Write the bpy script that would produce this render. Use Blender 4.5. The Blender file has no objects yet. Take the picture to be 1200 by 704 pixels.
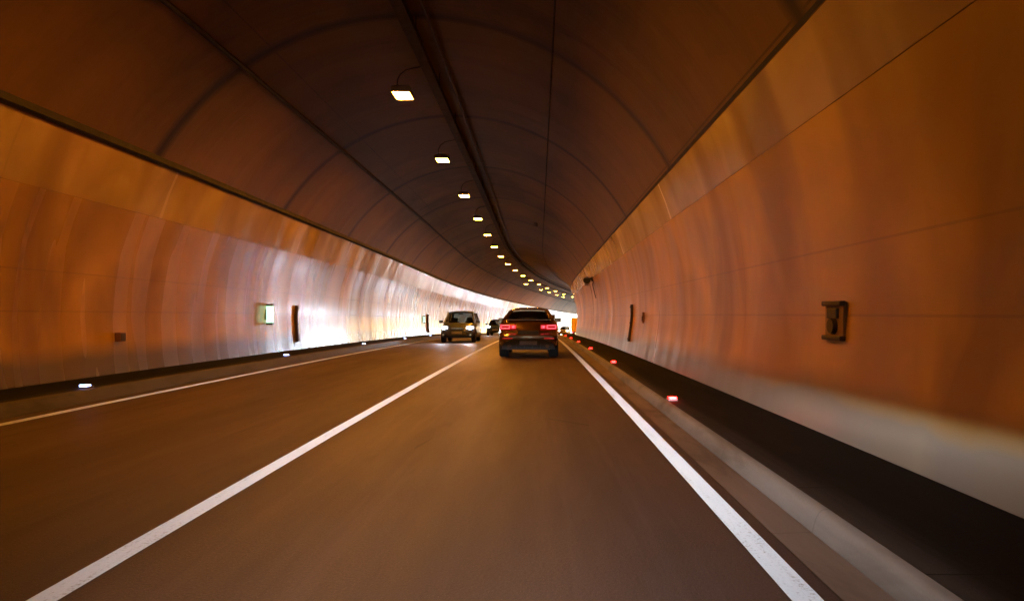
import bpy, bmesh, math, random
from mathutils import Vector, Matrix

random.seed(7)
SC = bpy.context.scene
COL = SC.collection
PI = math.pi

# ------------------------------------------------------------------ path of the road
S0, RAD, B2 = 44.5, 225.5, 0.000219
S_BACK, S_EXIT = -60.0, 126.0


def path(s):
    if s <= S0:
        x, y, th = 0.0, s, 0.0
    else:
        th = (s - S0) / RAD
        x, y = RAD * (1 - math.cos(th)), S0 + RAD * math.sin(th)
    yy = min(max(y, 0.0), 175.0)
    return x, y, th, -B2 * yy * yy


def at(s, x, z):
    px, py, th, pz = path(s)
    return Vector((px + x * math.cos(th), py - x * math.sin(th), pz + z))


def heading(s):
    return -path(s)[2]


def pitch(s):
    y = path(s)[1]
    return -math.atan(2 * B2 * max(y, 0.0))


# ------------------------------------------------------------------ node helpers
def new_mat(name):
    m = bpy.data.materials.new(name)
    m.use_nodes = True
    nt = m.node_tree
    return m, nt, nt.nodes['Principled BSDF']


def N(nt, t, **kw):
    n = nt.nodes.new(t)
    for k, v in kw.items():
        if k in n.inputs.keys() if isinstance(k, str) else False:
            n.inputs[k].default_value = v
        else:
            setattr(n, k, v)
    return n


def math_node(nt, op, a, b=None, c=None):
    n = nt.nodes.new('ShaderNodeMath')
    n.operation = op
    for i, v in enumerate((a, b, c)):
        if v is None:
            continue
        if isinstance(v, (int, float)):
            n.inputs[i].default_value = v
        else:
            nt.links.new(v, n.inputs[i])
    return n.outputs[0]


def mapping(nt, scale, src=None, loc=(0, 0, 0)):
    if src is None:
        src = nt.nodes.new('ShaderNodeTexCoord').outputs['UV']
    mp = nt.nodes.new('ShaderNodeMapping')
    mp.inputs['Scale'].default_value = scale
    mp.inputs['Location'].default_value = loc
    nt.links.new(src, mp.inputs['Vector'])
    return mp.outputs[0]


def noise(nt, vec, scale=1.0, detail=4.0, rough=0.55, dist=0.0):
    n = nt.nodes.new('ShaderNodeTexNoise')
    n.inputs['Scale'].default_value = scale
    n.inputs['Detail'].default_value = detail
    n.inputs['Roughness'].default_value = rough
    n.inputs['Distortion'].default_value = dist
    nt.links.new(vec, n.inputs['Vector'])
    return n.outputs['Fac']


def ramp(nt, fac, stops):
    r = nt.nodes.new('ShaderNodeValToRGB')
    e = r.color_ramp.elements
    while len(e) < len(stops):
        e.new(0.5)
    for el, (p, c) in zip(e, stops):
        el.position = p
        el.color = (*c, 1) if len(c) == 3 else c
    nt.links.new(fac, r.inputs[0])
    return r.outputs[0]


def mix(nt, fac, a, b, mode='MIX'):
    n = nt.nodes.new('ShaderNodeMix')
    n.data_type = 'RGBA'
    n.blend_type = mode
    for sock, v in ((n.inputs[0], fac), (n.inputs[6], a), (n.inputs[7], b)):
        if isinstance(v, (int, float)):
            sock.default_value = v
        elif isinstance(v, tuple):
            sock.default_value = (*v, 1) if len(v) == 3 else v
        else:
            nt.links.new(v, sock)
    return n.outputs[2]


def bump(nt, bsdf, height, strength=0.2, dist=0.02, prev=None):
    b = nt.nodes.new('ShaderNodeBump')
    b.inputs['Strength'].default_value = strength
    b.inputs['Distance'].default_value = dist
    nt.links.new(height, b.inputs['Height'])
    if prev is not None:
        nt.links.new(prev, b.inputs['Normal'])
    if bsdf is not None:
        nt.links.new(b.outputs[0], bsdf.inputs['Normal'])
    return b.outputs[0]


def plain(name, col, rough=0.5, metal=0.0, spec=0.5, coat=0.0, var=0.15, scale=6.0):
    m, nt, b = new_mat(name)
    tc = nt.nodes.new('ShaderNodeTexCoord').outputs['Object']
    n = noise(nt, tc, scale, 4)
    lo = tuple(c * (1 - var) for c in col)
    hi = tuple(min(1, c * (1 + var)) for c in col)
    nt.links.new(ramp(nt, n, [(0.3, lo), (0.7, hi)]), b.inputs['Base Color'])
    rr = ramp(nt, n, [(0.3, (rough * 0.85,) * 3), (0.7, (min(1, rough * 1.15),) * 3)])
    nt.links.new(rr, b.inputs['Roughness'])
    b.inputs['Metallic'].default_value = metal
    b.inputs['Specular IOR Level'].default_value = spec
    b.inputs['Coat Weight'].default_value = coat
    b.inputs['Coat Roughness'].default_value = 0.06
    return m


def emit(name, col, strength, base=(0.5, 0.5, 0.5)):
    m, nt, b = new_mat(name)
    b.inputs['Base Color'].default_value = (*base, 1)
    b.inputs['Emission Color'].default_value = (*col, 1)
    b.inputs['Emission Strength'].default_value = strength
    b.inputs['Roughness'].default_value = 0.3
    return m


# ------------------------------------------------------------------ materials
M = {}
K_LAMP = 100.0
SODIUM = (1.0, 0.345, 0.018)


def wall_material(name, tint, foot_tint, gloss, spec=0.95):
    """glossy coated wall lining; UV = (metres along, metres up the wall)"""
    m, nt, b = new_mat(name)
    uv = nt.nodes.new('ShaderNodeTexCoord').outputs['UV']
    sep = nt.nodes.new('ShaderNodeSeparateXYZ')
    nt.links.new(uv, sep.inputs[0])
    u, v = sep.outputs[0], sep.outputs[1]
    broad = noise(nt, mapping(nt, (0.22, 0.30, 1), uv), 1.0, 4, 0.55)
    streak = noise(nt, mapping(nt, (0.62, 0.24, 1), uv, (3, 5, 0)), 1.0, 3, 0.5, 0.7)
    fine = noise(nt, mapping(nt, (1.1, 0.8, 1), uv, (9, 1, 0)), 1.0, 4, 0.5)
    ribs = noise(nt, mapping(nt, (1.7, 0.10, 1), uv, (6, 2, 0)), 1.0, 2, 0.4)
    c_clean = tint
    c_dirty = tuple(c * k for c, k in zip(tint, (0.42, 0.37, 0.31)))
    c1 = mix(nt, ramp(nt, streak, [(0.40, (0, 0, 0)), (0.66, (1, 1, 1))]), c_clean, c_dirty)
    c2 = mix(nt, ramp(nt, broad, [(0.35, (0, 0, 0)), (0.7, (0.75,) * 3)]), c1,
             tuple(c * k for c, k in zip(tint, (0.54, 0.46, 0.36))))
    c2 = mix(nt, ramp(nt, fine, [(0.35, (0.22,) * 3), (0.65, (0, 0, 0))]), c2, c_dirty)
    # run-off marks that start at the panel seam and fade down the wall
    runs = ramp(nt, noise(nt, mapping(nt, (0.95, 0.09, 1), uv, (1, 8, 0)), 1.0, 2, 0.45), [(0.48, (0, 0, 0)), (0.70, (0.9,) * 3)])
    vr = ramp(nt, math_node(nt, 'DIVIDE', v, 4.2), [(0.40, (0, 0, 0)), (0.70, (0.85,) * 3), (0.95, (0.75,) * 3)])
    c2 = mix(nt, math_node(nt, 'MULTIPLY', runs, vr), c2, tuple(c * k for c, k in zip(tint, (0.46, 0.40, 0.34))))
    # joints: longitudinal every 0.9 m (faint) and cross joints every 6.3 m
    ju = math_node(nt, 'ABSOLUTE', math_node(nt, 'SUBTRACT', math_node(nt, 'FRACT', math_node(nt, 'DIVIDE', u, 6.3)), 0.5))
    ju = math_node(nt, 'LESS_THAN', ju, 0.0028)
    jl = None
    for h in (1.19, 1.83):
        d = math_node(nt, 'LESS_THAN', math_node(nt, 'ABSOLUTE', math_node(nt, 'SUBTRACT', v, h)), 0.011)
        jl = d if jl is None else math_node(nt, 'MAXIMUM', jl, d)
    jj = math_node(nt, 'MULTIPLY', math_node(nt, 'MAXIMUM', math_node(nt, 'MULTIPLY', ju, 0.4), jl), 0.24)
    c3 = mix(nt, jj, c2, (0.05, 0.035, 0.02))
    # grey band at the foot of the wall, with an uneven upper limit
    edge = math_node(nt, 'ADD', v, math_node(nt, 'MULTIPLY', math_node(nt, 'SUBTRACT', streak, 0.5), 0.45))
    sm = nt.nodes.new('ShaderNodeMapRange')
    sm.inputs['From Min'].default_value = 0.36
    sm.inputs['From Max'].default_value = 0.66
    sm.inputs['To Min'].default_value = 1.0
    sm.inputs['To Max'].default_value = 0.0
    nt.links.new(edge, sm.inputs['Value'])
    foot = mix(nt, fine, tuple(c * 0.75 for c in foot_tint), foot_tint)
    c4 = mix(nt, math_node(nt, 'MULTIPLY', sm.outputs[0], 0.9), c3, foot)
    # tide line of grime right at the foot
    g = math_node(nt, 'ADD', v, math_node(nt, 'MULTIPLY', math_node(nt, 'SUBTRACT', broad, 0.5), 0.22))
    c5 = mix(nt, ramp(nt, g, [(0.0, (0.85,) * 3), (0.07, (0, 0, 0))]), c4, (0.03, 0.022, 0.016))
    nt.links.new(c5, b.inputs['Base Color'])
    rg = ramp(nt, ribs, [(0.25, (gloss,) * 3), (0.8, (gloss + 0.2,) * 3)])
    nt.links.new(rg, b.inputs['Roughness'])
    b.inputs['Specular IOR Level'].default_value = spec
    # shallow waves in the sheets: they draw the reflections out into upright streaks
    wv = noise(nt, mapping(nt, (0.6, 0.09, 1), uv, (2, 2, 0)), 1.0, 1, 0.35)
    n1 = bump(nt, None, wv, 0.5, 0.10)
    n2 = bump(nt, None, ribs, 0.25, 0.03, n1)
    bump(nt, b, math_node(nt, 'SUBTRACT', 1.0, jj), 0.5, 0.012, n2)
    return m


M['wall'] = wall_material('wall_coating', (0.66, 0.40, 0.075), (0.115, 0.105, 0.095), 0.18)
M['wall_right'] = wall_material('right_wall_coating', (0.74, 0.42, 0.045), (0.135, 0.12, 0.108), 0.25, 0.45)
M['wall_up'] = wall_material('upper_wall_pale_sheen', (0.74, 0.56, 0.30), (0.26, 0.24, 0.22), 0.11)  # paler tint stands in for the sheen reflected in the upper strip


def ceiling_material():
    m, nt, b = new_mat('vault_concrete')
    uv = nt.nodes.new('ShaderNodeTexCoord').outputs['UV']
    sep = nt.nodes.new('ShaderNodeSeparateXYZ')
    nt.links.new(uv, sep.inputs[0])
    u, v = sep.outputs[0], sep.outputs[1]
    k = math_node(nt, 'DIVIDE', u, 6.3)
    seg = math_node(nt, 'FLOOR', k)
    wn = nt.nodes.new('ShaderNodeTexWhiteNoise')
    wn.noise_dimensions = '1D'
    nt.links.new(seg, wn.inputs['W'])
    cl = noise(nt, mapping(nt, (0.25, 0.35, 1), uv), 1.0, 6, 0.6)
    st = noise(nt, mapping(nt, (1.1, 0.18, 1), uv, (4, 0, 0)), 1.0, 5, 0.6, 0.5)
    c = mix(nt, ramp(nt, cl, [(0.3, (0, 0, 0)), (0.72, (1, 1, 1))]), (0.034, 0.0175, 0.004), (0.20, 0.108, 0.022))
    c = mix(nt, ramp(nt, st, [(0.48, (0, 0, 0)), (0.75, (0.8,) * 3)]), c, (0.016, 0.007, 0.002))
    c = mix(nt, math_node(nt, 'MULTIPLY', wn.outputs['Value'], 0.55), c, (0.125, 0.078, 0.012))
    # lamplight on the haunches put into the colour: paler there, darker at the crown
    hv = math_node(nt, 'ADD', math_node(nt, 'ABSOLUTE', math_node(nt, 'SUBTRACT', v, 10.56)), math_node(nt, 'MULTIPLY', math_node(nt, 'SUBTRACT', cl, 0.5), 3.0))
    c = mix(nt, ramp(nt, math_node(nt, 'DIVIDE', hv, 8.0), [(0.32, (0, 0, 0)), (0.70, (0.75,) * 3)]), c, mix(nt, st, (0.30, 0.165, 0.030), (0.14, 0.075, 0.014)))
    dj = math_node(nt, 'ABSOLUTE', math_node(nt, 'SUBTRACT', math_node(nt, 'FRACT', k), 0.0))
    dj2 = math_node(nt, 'MINIMUM', dj, math_node(nt, 'SUBTRACT', 1.0, dj))
    j = nt.nodes.new('ShaderNodeMapRange')
    j.inputs['From Min'].default_value = 0.006
    j.inputs['From Max'].default_value = 0.036
    j.inputs['To Min'].default_value = 1.0
    j.inputs['To Max'].default_value = 0.0
    nt.links.new(dj2, j.inputs['Value'])
    jl = None
    for h in (4.8, 10.75, 13.2):
        d = math_node(nt, 'LESS_THAN', math_node(nt, 'ABSOLUTE', math_node(nt, 'SUBTRACT', v, h)), 0.014)
        jl = d if jl is None else math_node(nt, 'MAXIMUM', jl, d)
    jm = math_node(nt, 'MAXIMUM', j.outputs[0], math_node(nt, 'MULTIPLY', jl, 0.6))
    c = mix(nt, math_node(nt, 'MULTIPLY', jm, 0.75), c, (0.006, 0.003, 0.002))
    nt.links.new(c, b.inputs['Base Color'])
    b.inputs['Roughness'].default_value = 0.5
    b.inputs['Specular IOR Level'].default_value = 0.16
    n1 = bump(nt, None, st, 0.4, 0.06)
    bump(nt, b, math_node(nt, 'SUBTRACT', 1.0, jm), 0.2, 0.02, n1)
    return m


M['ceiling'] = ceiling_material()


def asphalt(name, lo, hi, rough=0.55, tracks=False, spec=0.45):
    m, nt, b = new_mat(name)
    uv = nt.nodes.new('ShaderNodeTexCoord').outputs['UV']
    grit = noise(nt, uv, 55.0, 4, 0.7)
    patch = noise(nt, mapping(nt, (0.12, 0.8, 1), uv), 1.0, 5, 0.6)
    lane = noise(nt, mapping(nt, (0.22, 4.5, 1), uv, (7, 3, 0)), 1.0, 5, 0.65)
    c = mix(nt, ramp(nt, grit, [(0.3, (0, 0, 0)), (0.75, (1, 1, 1))]), lo, hi)
    c = mix(nt, ramp(nt, patch, [(0.35, (0, 0, 0)), (0.7, (0.65,) * 3)]), c, tuple(x * 0.62 for x in lo))
    c = mix(nt, ramp(nt, lane, [(0.5, (0, 0, 0)), (0.75, (0.5,) * 3)]), c, tuple(x * 1.2 for x in hi))
    if tracks:
        sp = nt.nodes.new('ShaderNodeSeparateXYZ')
        nt.links.new(uv, sp.inputs[0])
        wav = math_node(nt, 'COSINE', math_node(nt, 'MULTIPLY', math_node(nt, 'SUBTRACT', sp.outputs[1], 6.08), 2 * PI / 1.875))
        wob = math_node(nt, 'ADD', math_node(nt, 'MULTIPLY', wav, 0.5), math_node(nt, 'MULTIPLY', math_node(nt, 'SUBTRACT', lane, 0.5), 1.6))
        # oil dripped along the middle of each lane, paler polished wheel tracks beside it
        c = mix(nt, ramp(nt, wob, [(0.05, (0, 0, 0)), (0.6, (0.5,) * 3)]), c, tuple(x * 0.55 for x in lo))
        spots = noise(nt, mapping(nt, (0.5, 2.2, 1), uv, (2, 9, 0)), 1.3, 3, 0.5)
        c = mix(nt, ramp(nt, spots, [(0.66, (0, 0, 0)), (0.74, (0.55,) * 3)]), c, tuple(x * 0.45 for x in lo))
        stone = noise(nt, uv, 120.0, 2, 0.6)
        c = mix(nt, ramp(nt, stone, [(0.60, (0, 0, 0)), (0.72, (0.55,) * 3)]), c, tuple(x * 2.0 for x in hi))
        vo = nt.nodes.new('ShaderNodeTexVoronoi')
        vo.feature = 'DISTANCE_TO_EDGE'
        vo.inputs['Scale'].default_value = 0.45
        nt.links.new(mapping(nt, (0.35, 1.0, 1), uv), vo.inputs['Vector'])
        cr = math_node(nt, 'LESS_THAN', vo.outputs['Distance'], 0.0035)
        crm = math_node(nt, 'MULTIPLY', cr, math_node(nt, 'GREATER_THAN', patch, 0.56))
        c = mix(nt, math_node(nt, 'MULTIPLY', crm, 0.6), c, (0.012, 0.01, 0.009))
    else:
        sp = nt.nodes.new('ShaderNodeSeparateXYZ')
        nt.links.new(uv, sp.inputs[0])
        d = math_node(nt, 'ADD', sp.outputs[1], math_node(nt, 'MULTIPLY', math_node(nt, 'SUBTRACT', lane, 0.5), 0.5))
        c = mix(nt, ramp(nt, d, [(0.0, (0.8,) * 3), (0.26, (0, 0, 0))]), c, (0.055, 0.045, 0.037))
        cover = math_node(nt, 'LESS_THAN', math_node(nt, 'FRACT', math_node(nt, 'DIVIDE', sp.outputs[0], 1.5)), 0.01)
        c = mix(nt, math_node(nt, 'MULTIPLY', cover, 0.7), c, (0.003, 0.003, 0.003))
    nt.links.new(c, b.inputs['Base Color'])
    rr = ramp(nt, patch, [(0.3, (rough - 0.10,) * 3), (0.75, (rough + 0.12,) * 3)])
    nt.links.new(rr, b.inputs['Roughness'])
    b.inputs['Specular IOR Level'].default_value = spec
    bump(nt, b, grit, 0.5, 0.008)
    return m


M['road'] = asphalt('road_asphalt', (0.052, 0.0315, 0.026), (0.108, 0.067, 0.056), 0.62, True)
M['walk'] = asphalt('walkway_asphalt', (0.005, 0.0042, 0.004), (0.012, 0.0105, 0.0095), 0.85, False, 0.08)


def concrete(name, lo, hi):
    m, nt, b = new_mat(name)
    uv = nt.nodes.new('ShaderNodeTexCoord').outputs['UV']
    a = noise(nt, mapping(nt, (0.35, 3.0, 1), uv), 1.0, 6, 0.65)
    g = noise(nt, uv, 40.0, 4, 0.7)
    c = mix(nt, ramp(nt, a, [(0.3, (0, 0, 0)), (0.7, (1, 1, 1))]), lo, hi)
    c = mix(nt, math_node(nt, 'MULTIPLY', g, 0.35), c, tuple(x * 0.6 for x in lo))
    st = noise(nt, mapping(nt, (0.5, 1.5, 1), uv, (5, 5, 0)), 1.0, 5, 0.6, 0.8)
    c = mix(nt, ramp(nt, st, [(0.52, (0, 0, 0)), (0.68, (0.8,) * 3)]), c, tuple(x * k_ for x, k_ in zip(lo, (0.42, 0.32, 0.22))))
    sep = nt.nodes.new('ShaderNodeSeparateXYZ')
    nt.links.new(uv, sep.inputs[0])
    fj = math_node(nt, 'FRACT', math_node(nt, 'DIVIDE', sep.outputs[0], 2.0))
    j = math_node(nt, 'LESS_THAN', fj, 0.008)
    c = mix(nt, math_node(nt, 'MULTIPLY', j, 0.28), c, tuple(x * 0.3 for x in lo))
    nt.links.new(c, b.inputs['Base Color'])
    b.inputs['Roughness'].default_value = 0.7
    bump(nt, b, g, 0.25, 0.006)
    return m


M['kerb'] = concrete('kerb_concrete', (0.105, 0.088, 0.073), (0.20, 0.172, 0.15))
M['gutter'] = concrete('gutter_concrete', (0.12, 0.088, 0.066), (0.22, 0.165, 0.13))
M['kerb_dark'] = concrete('kerb_dark_concrete', (0.045, 0.036, 0.028), (0.085, 0.066, 0.05))


def paint_material():
    m, nt, b = new_mat('road_paint')
    uv = nt.nodes.new('ShaderNodeTexCoord').outputs['UV']
    g = noise(nt, uv, 45.0, 4, 0.75)
    w = noise(nt, mapping(nt, (0.6, 6.0, 1), uv), 1.0, 5, 0.65)
    k = math_node(nt, 'ADD', math_node(nt, 'MULTIPLY', g, 0.5), math_node(nt, 'MULTIPLY', w, 0.5))
    c = ramp(nt, k, [(0.36, (0.22, 0.22, 0.22)), (0.45, (0.55, 0.64, 0.73)), (0.7, (0.68, 0.77, 0.86))])
    nt.links.new(c, b.inputs['Base Color'])
    b.inputs['Roughness'].default_value = 0.55
    nt.links.new(ramp(nt, k, [(0.36, (0.15,) * 3), (0.47, (0.9,) * 3)]), b.inputs['Sheen Weight'])      # glass beads in the paint, worn off in places
    b.inputs['Sheen Roughness'].default_value = 0.35
    bump(nt, b, g, 0.2, 0.004)
    return m


M['paint'] = paint_material()


def ground_material():
    m, nt, b = new_mat('ground_earth')
    tc = nt.nodes.new('ShaderNodeTexCoord').outputs['Object']
    n = noise(nt, tc, 0.08, 8, 0.6)
    c = ramp(nt, n, [(0.3, (0.07, 0.085, 0.03)), (0.6, (0.16, 0.13, 0.08)), (0.8, (0.24, 0.21, 0.16))])
    nt.links.new(c, b.inputs['Base Color'])
    b.inputs['Roughness'].default_value = 0.9
    bump(nt, b, n, 0.4, 0.2)
    return m


M['ground'] = ground_material()
M['dark'] = plain('dark_cable_steel', (0.022, 0.016, 0.012), 0.7)
M['steel'] = plain('galvanised_steel', (0.20, 0.19, 0.18), 0.5, 0.6)
M['housing'] = plain('lamp_housing_grey', (0.34, 0.33, 0.32), 0.45, 0.3)
M['duct'] = plain('brown_duct_paint', (0.045, 0.026, 0.014), 0.6)
M['brownbox'] = plain('brown_box_paint', (0.20, 0.085, 0.03), 0.6)
M['platebrown'] = plain('weathered_plate', (0.26, 0.14, 0.05), 0.55)
M['lamp'] = emit('sodium_lamp_glass', SODIUM, K_LAMP)
M['sign_lit'] = emit('lit_sign_face', (0.45, 1.0, 0.66), 0.34)
M['white_led'] = emit('white_stud_led', (0.30, 0.45, 1.0), 2.2)
M['red_led'] = emit('red_stud_led', (1.0, 0.0015, 0.001), 9.0)
M['red_core'] = emit('red_stud_core', (1.0, 0.010, 0.008), 3.5)
M['black'] = plain('black_plastic', (0.012, 0.012, 0.012), 0.45)
M['rubber'] = plain('tyre_rubber', (0.006, 0.0055, 0.005), 0.85)
M['rim'] = plain('wheel_alloy', (0.35, 0.34, 0.33), 0.35, 0.9)
M['chrome'] = plain('bright_trim', (0.6, 0.58, 0.56), 0.18, 1.0)
M['seat'] = plain('seat_cloth', (0.05, 0.045, 0.042), 0.8)
M['seat_pale'] = plain('seat_pale_cloth', (0.30, 0.28, 0.26), 0.8)
M['plate'] = plain('number_plate', (0.07, 0.07, 0.13), 0.4)
M['plate_white'] = plain('number_plate_white', (0.28, 0.28, 0.28), 0.4)
M['suv'] = plain('brown_metallic_paint', (0.12, 0.055, 0.02), 0.24, 0.55, 0.5, 1.0)
M['mpv'] = plain('slate_grey_paint', (0.060, 0.072, 0.090), 0.40, 0.0, 0.4, 0.25)
M['navy'] = plain('dark_blue_paint', (0.03, 0.07, 0.11), 0.25, 0.3, 0.5, 1.0)
M['silver'] = plain('silver_paint', (0.42, 0.40, 0.38), 0.28, 0.6, 0.5, 1.0)
M['orange'] = plain('orange_van_paint', (0.95, 0.60, 0.07), 0.4, 0.0, 0.5, 0.4)
M['lens_red'] = emit('tail_lamp_lens', (1.0, 0.006, 0.01), 0.03, (0.22, 0.004, 0.006))
M['tail_lit'] = emit('tail_lamp_lit', (1.0, 0.06, 0.08), 0.9, (0.5, 0.02, 0.02))
M['reflector'] = emit('rear_reflector_glow', (1.0, 0.02, 0.03), 0.035, (0.4, 0.01, 0.01))  # faint glow put into the material, though a reflector is no lamp
M['head_lit'] = emit('head_lamp_lit', (0.80, 0.92, 1.0), 9.0)
M['head_glass'] = emit('head_lamp_glass', (0.80, 0.92, 1.0), 0.35)


def glass_material():
    m, nt, b = new_mat('car_glass')
    out = nt.nodes['Material Output']
    nt.nodes.remove(b)
    tr = nt.nodes.new('ShaderNodeBsdfTransparent')
    tr.inputs['Color'].default_value = (0.62, 0.64, 0.63, 1)
    gl = nt.nodes.new('ShaderNodeBsdfGlossy')
    gl.inputs['Roughness'].default_value = 0.04
    fr = nt.nodes.new('ShaderNodeFresnel')
    fr.inputs['IOR'].default_value = 1.5
    mx = nt.nodes.new('ShaderNodeMixShader')
    nt.links.new(fr.outputs[0], mx.inputs[0])
    nt.links.new(tr.outputs[0], mx.inputs[1])
    nt.links.new(gl.outputs[0], mx.inputs[2])
    nt.links.new(mx.outputs[0], out.inputs['Surface'])
    return m


M['glass'] = glass_material()


# ------------------------------------------------------------------ object helpers
def tag(o, label=None, cat=None, group=None, kind=None):
    if label:
        o['label'] = label
    if cat:
        o['category'] = cat
    if group:
        o['group'] = group
    if kind:
        o['kind'] = kind
    return o


def empty(name, loc=(0, 0, 0), rz=0.0, rx=0.0):
    o = bpy.data.objects.new(name, None)
    COL.objects.link(o)
    o.empty_display_size = 0.3
    o.location = loc
    o.rotation_mode = 'ZYX' if False else 'XYZ'
    o.rotation_euler = (rx, 0, rz)
    return o


class MB:
    def __init__(self):
        self.v, self.f = [], []

    def add(self, vs, fs):
        n = len(self.v)
        self.v += [tuple(p) for p in vs]
        self.f += [tuple(i + n for i in q) for q in fs]
        return self

    def box(self, c, d, rot=None):
        cx, cy, cz = c
        dx, dy, dz = (k / 2 for k in d)
        vs = [Vector((sx * dx, sy * dy, sz * dz)) for sz in (-1, 1) for sy in (-1, 1) for sx in (-1, 1)]
        if rot is not None:
            vs = [rot @ p for p in vs]
        vs = [p + Vector(c) for p in vs]
        return self.add(vs, [(0, 2, 3, 1), (4, 5, 7, 6), (0, 1, 5, 4), (2, 6, 7, 3), (0, 4, 6, 2), (1, 3, 7, 5)])

    def cyl(self, a, b, r, n=16, r2=None):
        a, b = Vector(a), Vector(b)
        r2 = r if r2 is None else r2
        d = (b - a).normalized()
        u = d.orthogonal().normalized()
        w = d.cross(u)
        vs = []
        for p, rr in ((a, r), (b, r2)):
            for i in range(n):
                t = 2 * PI * i / n
                vs.append(p + (u * math.cos(t) + w * math.sin(t)) * rr)
        fs = [(i, (i + 1) % n, n + (i + 1) % n, n + i) for i in range(n)]
        fs += [tuple(range(n - 1, -1, -1)), tuple(range(n, 2 * n))]
        return self.add(vs, fs)

    def tube(self, pts, r, n=8):
        pts = [Vector(p) for p in pts]
        rings = []
        u = None
        for i, p in enumerate(pts):
            d = (pts[min(i + 1, len(pts) - 1)] - pts[max(i - 1, 0)]).normalized()
            if u is None:
                u = d.orthogonal().normalized()
            u = (u - d * u.dot(d)).normalized()
            w = d.cross(u)
            rings.append([p + (u * math.cos(2 * PI * k / n) + w * math.sin(2 * PI * k / n)) * r for k in range(n)])
        vs = [q for ring in rings for q in ring]
        fs = []
        for i in range(len(rings) - 1):
            for k in range(n):
                fs.append((i * n + k, i * n + (k + 1) % n, (i + 1) * n + (k + 1) % n, (i + 1) * n + k))
        fs += [tuple(range(n - 1, -1, -1)), tuple((len(rings) - 1) * n + k for k in range(n))]
        return self.add(vs, fs)

    def torus(self, c, axis, R, r, n=28, m=10, squash=1.0):
        c, axis = Vector(c), Vector(axis).normalized()
        u = axis.orthogonal().normalized()
        w = axis.cross(u)
        vs, fs = [], []
        for i in range(n):
            t = 2 * PI * i / n
            d = u * math.cos(t) + w * math.sin(t)
            for k in range(m):
                q = 2 * PI * k / m
                vs.append(c + d * (R + r * math.cos(q)) + axis * (r * squash * math.sin(q)))
        for i in range(n):
            for k in range(m):
                fs.append((i * m + k, ((i + 1) % n) * m + k, ((i + 1) % n) * m + (k + 1) % m, i * m + (k + 1) % m))
        return self.add(vs, fs)

    def build(self, name, mat, parent=None, smooth=False, bevel=0.0, angle=40):
        me = bpy.data.meshes.new(name)
        me.from_pydata([tuple(p) for p in self.v], [], self.f)
        bm = bmesh.new()
        bm.from_mesh(me)
        bmesh.ops.recalc_face_normals(bm, faces=bm.faces)
        bm.to_mesh(me)
        bm.free()
        me.materials.append(mat)
        o = bpy.data.objects.new(name, me)
        COL.objects.link(o)
        if parent is not None:
            o.parent = parent
        if smooth:
            for p in me.polygons:
                p.use_smooth = True
            try:
                me.set_sharp_from_angle(angle=math.radians(angle))
            except Exception:
                pass
        if bevel > 0:
            md = o.modifiers.new('edge_bevel', 'BEVEL')
            md.width = bevel
            md.segments = 2
            md.limit_method = 'ANGLE'
        return o


def svals(s0, s1, step=1.0):
    n = max(2, int(round((s1 - s0) / step)) + 1)
    return [s0 + (s1 - s0) * i / (n - 1) for i in range(n)]


def sweep(name, prof, s0, s1, mat, parent=None, step=1.0, closed=False, smooth=True, angle=12):
    """a strip of cross-section prof [(x, z), ...] swept along the road; UV = (metres along, metres across)"""
    ss = svals(s0, s1, step)
    pr = list(prof) + ([prof[0]] if closed else [])
    acc = [0.0]
    for a, b in zip(pr, pr[1:]):
        acc.append(acc[-1] + math.hypot(b[0] - a[0], b[1] - a[1]))
    n = len(pr)
    vs = [at(s, x, z) for s in ss for x, z in pr]
    fs = [(i * n + k, i * n + k + 1, (i + 1) * n + k + 1, (i + 1) * n + k) for i in range(len(ss) - 1) for k in range(n - 1)]
    me = bpy.data.meshes.new(name)
    me.from_pydata([tuple(p) for p in vs], [], fs)
    uvl = me.uv_layers.new(name='UVMap')
    for poly in me.polygons:
        for li in poly.loop_indices:
            vi = me.loops[li].vertex_index
            uvl.data[li].uv = (ss[vi // n], acc[vi % n])
    me.materials.append(mat)
    if smooth:
        for p in me.polygons:
            p.use_smooth = True
        me.set_sharp_from_angle(angle=math.radians(angle))
    o = bpy.data.objects.new(name, me)
    COL.objects.link(o)
    if parent is not None:
        o.parent = parent
    return o


# ------------------------------------------------------------------ the setting
def build_ground():
    xs = [-1500, -500, -150, -40, -12, 20, 60, 150, 500, 1500]
    ys = [-1500, -300, -80] + [10 * i for i in range(0, 19)] + [260, 500, 2000]
    vs = [(x, y, -B2 * min(max(y, 0), 175.0) ** 2 - 0.30) for y in ys for x in xs]
    n = len(xs)
    fs = [(i * n + k, i * n + k + 1, (i + 1) * n + k + 1, (i + 1) * n + k) for i in range(len(ys) - 1) for k in range(n - 1)]
    me = bpy.data.meshes.new('ground')
    me.from_pydata(vs, [], fs)
    me.materials.append(M['ground'])
    o = bpy.data.objects.new('ground', me)
    COL.objects.link(o)
    tag(o, 'bare earth and grass ground outside the tunnel', 'ground', kind='structure')


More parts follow.
